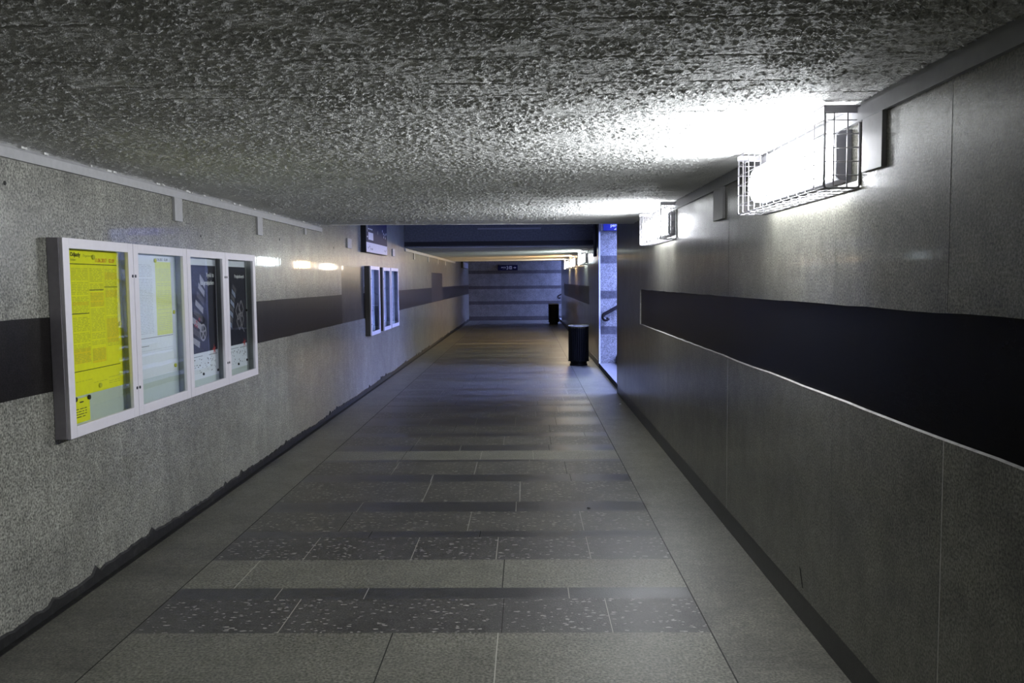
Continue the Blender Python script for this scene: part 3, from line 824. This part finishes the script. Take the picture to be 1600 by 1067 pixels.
def magnet(y, z, label, grp, m='black', r=.013):
    b = MB(); b.cyl((0, 0, 0), r, .008, m, 18, 'x')
    o = b.build('magnet', loc=(XP+.0012, y, z), bevel=.002); tag(o, label, 'magnet', grp)
G = 'magnets holding papers in the display cases'
magnet(4.452, 1.045, 'black round magnet on the upper left corner of the small yellow notice', G)
magnet(4.592, 1.040, 'black round magnet on the upper right corner of the small yellow notice', G)
magnet(6.25, .985, 'dark magnet at the bottom middle of the wheel poster', G, r=.010)
magnet(6.545, .985, 'dark magnet at the bottom right corner of the wheel poster', G, r=.010)
magnet(7.02, .985, 'dark magnet at the bottom middle of the square outlines poster', G, r=.010)
magnet(7.235, 1.0, 'dark magnet at the bottom right corner of the square outlines poster', G, r=.010)
magnet(7.26, 1.42, 'dark magnet on the right edge of the square outlines poster', G, r=.010)
magnet(4.70, 1.80, 'yellow magnet at the top middle of the yellow timetable', G, 'rows')
magnet(4.98, 1.42, 'yellow magnet on the right edge of the yellow timetable', G, 'rows')
magnet(4.72, 1.09, 'yellow magnet at the bottom middle of the yellow timetable', G, 'rows')
magnet(5.49, 1.80, 'yellow magnet at the top middle of the white timetable', G, 'rows')
magnet(5.755, 1.46, 'yellow magnet on the right edge of the white timetable', G, 'rows')
magnet(5.75, 1.10, 'yellow magnet at the bottom right corner of the white timetable', G, 'rows')

# ------------------------------------------------------------------ signs
t = thing('information_sign', 'navy and white information sign high on the left wall above the narrow display cases', 'sign', (XL, 12.5, 2.085))
b = MB(); b.box((0, 0, 0), (.078, 1.88, .60), 'signside'); b.build('sign_box', t, bevel=.002)
b = MB(); b.box((.078, .01, .15), (.080, 1.87, .59), 'navy'); b.build('navy_field', t)
b = MB(); b.box((.078, .01, .008), (.080, 1.87, .15), 'signwhite')
b.build('white_field', t)
b = MB(); x = .0806
rect(b, .17, .58, .19, .30, 'signwhite', x); rect(b, .06, .13, .22, .24, 'signwhite', x); rect(b, .06, .13, .30, .45, 'grey', x)
for k in range(3): rect(b, .17+k*.13, .25+k*.13, .34, .36, 'signwhite', x); rect(b, .17+k*.13, .23+k*.13, .41, .45, 'grey', x)
disc(b, .98, .33, .03, 'grey', x); 
for (a, c) in ((1.42, .38), (1.52, .34), (1.66, .33), (1.70, .28), (1.55, .29), (1.78, .35)): disc(b, a, c, .022, 'signwhite', x, 12)
for (a, c) in ((.14, .07), (.27, .09), (.36, .06), (.44, .055), (.50, .06), (1.60, .07), (1.68, .06), (1.75, .08)): disc(b, a, c, .016, 'navy', x, 12)
b.build('pictograms', t, bevel=-1)

t = thing('direction_sign', 'navy platform direction sign with white 3 and arrow on the far end wall', 'sign', (-1.17, YEND-.32, 2.08))
b = MB(); b.box((0, 0, 0), (.82, .12, .22), 'navy'); b.build('sign_box', t, bevel=.002)
text_mesh('lettering', 'peron', .085, 'whitep', on_far(.135, -.001, .105), t, bold=.002)
text_mesh('lettering', 'platform', .045, 'rowsw', on_far(.20, -.001, .055), t)
text_mesh('platform_number', '3', .19, 'whitep', on_far(.35, -.001, .04), t, bold=.004)
def rectf(mb, x0, x1, z0, z1, m, y=-.0012): mb.quad((x0, y, z0), (x1, y, z0), (x1, y, z1), (x0, y, z1), m)
b = MB(); rectf(b, .475, .585, .045, .175, 'whitep'); 
b.add([(.50, -.002, .10), (.53, -.002, .155), (.56, -.002, .10), (.54, -.002, .10), (.54, -.002, .065), (.515, -.002, .065), (.515, -.002, .10)], [tuple(range(7))], 'navy')
rectf(b, .57, .577, .05, .17, 'navy', -.002); b.build('pictogram', t, bevel=-1)
b = MB(); rectf(b, .635, .70, .100, .118, 'whitep')
b.add([(.69, -.0012, .07), (.765, -.0012, .109), (.69, -.0012, .148)], [(0, 1, 2)], 'whitep'); b.build('arrow', t, bevel=-1)

t = thing('platform_sign', 'bright blue sign with white lettering high on the stair wall, half hidden', 'sign', (1.437, S0-.09, 2.56))
b = MB(); b.box((0, 0, 0), (1.3, .09, .36), 'blue'); b.build('sign_box', t, bevel=.003)
b = MB(); b.box((-.05, .01, .0), (0, .09, .36), 'grey'); b.build('mounting_plate', t)
text_mesh('lettering', 'peron', .082, 'whitep', on_far(.130, -.001, .072), t, bold=.002)
b = MB(); b.add([(.195, -.0012, .012), (.235, -.0012, .012), (.235, -.0012, .05)], [(0, 1, 2)], 'whitep'); b.build('arrow', t, bevel=-1)

t = thing('small_sign', 'small white sign with black side at the far end of the left wall', 'sign', (XL, 31.6, 2.13))
b = MB(); b.box((0, 0, 0), (.09, 2.6, .24), 'signside'); b.build('sign_box', t)
b = MB(); b.box((.09, .02, .02), (.093, 2.58, .22), 'signwhite'); b.build('face', t)

# ------------------------------------------------------------------ litter bins
def bin_parts(t):
    H, R, n = .775, .193, 30
    b = MB()
    for k in range(n):       # vertical slats
        a = 2*math.pi*k/n; ca, sa = math.cos(a), math.sin(a); wd = .0155
        vs = []
        for (rr, tt) in ((R-.006, -wd), (R, -wd*.8), (R+.003, 0), (R, wd*.8), (R-.006, wd)):
            vs.append((rr*ca-tt*sa, rr*sa+tt*ca))
        b.extr(vs, 'z', .085, H-.02, 'binm')
    b.build('slatted_body', t)
    b = MB(); b.cyl((0, 0, .09), R-.012, H-.13, 'binm', 40); b.build('liner', t)
    b = MB(); pts = [(math.cos(2*math.pi*k/36)*(R+.004), math.sin(2*math.pi*k/36)*(R+.004), H-.008) for k in range(36)]
    b.tube(pts, .011, 'binrim', 8, closed=True); b.build('rim', t)
    b = MB(); pts = [(math.cos(2*math.pi*k/36)*(R+.001), math.sin(2*math.pi*k/36)*(R+.001), .095) for k in range(36)]
    b.tube(pts, .010, 'binm', 8, closed=True); b.build('lower_ring', t)
    b = MB(); b.cyl((0, 0, 0), R-.022, .03, 'binm', 36); b.cyl((0, 0, .03), R-.034, .065, 'binm', 36); b.build('base', t)
t = thing('litter_bin', 'black round slatted litter bin with pale rim standing at the stairs opening', 'bin', (1.005, 16.62, 0), 0, 'black litter bins along the right wall')
bin_parts(t)
t2 = t.copy(); COL.objects.link(t2); t2.location = (1.02, 32.2, 0); t2['label'] = 'farther black litter bin near the end wall of the passage'
for ch in [c for c in list(t.children)]:
    c = ch.copy(); COL.objects.link(c); c.parent = t2

# ------------------------------------------------------------------ scraps on the floor
def scrap(name, x, y, r, m, label):
    b = MB(); n = 9
    v0 = [(math.cos(2*math.pi*k/n)*r*random.uniform(.6, 1), math.sin(2*math.pi*k/n)*r*random.uniform(.6, 1), .0008) for k in range(n)]
    v1 = [(a*.6, c*.6, r*random.uniform(.35, .6)) for a, c, _ in v0]
    b.add(v0+v1, [(k, (k+1) % n, n+(k+1) % n, n+k) for k in range(n)]+[tuple(range(n, 2*n)), tuple(range(n-1, -1, -1))], m)
    tag(b.build(name, loc=(x, y, 0)), label, 'litter')
scrap('paper_scrap', 1.235, 11.32, .022, 'whitep', 'tiny white paper scrap on the floor at the foot of the right wall')
scrap('leaf_scrap', .44, 6.12, .016, 'black', 'tiny dark scrap lying on a dark stripe of the floor')
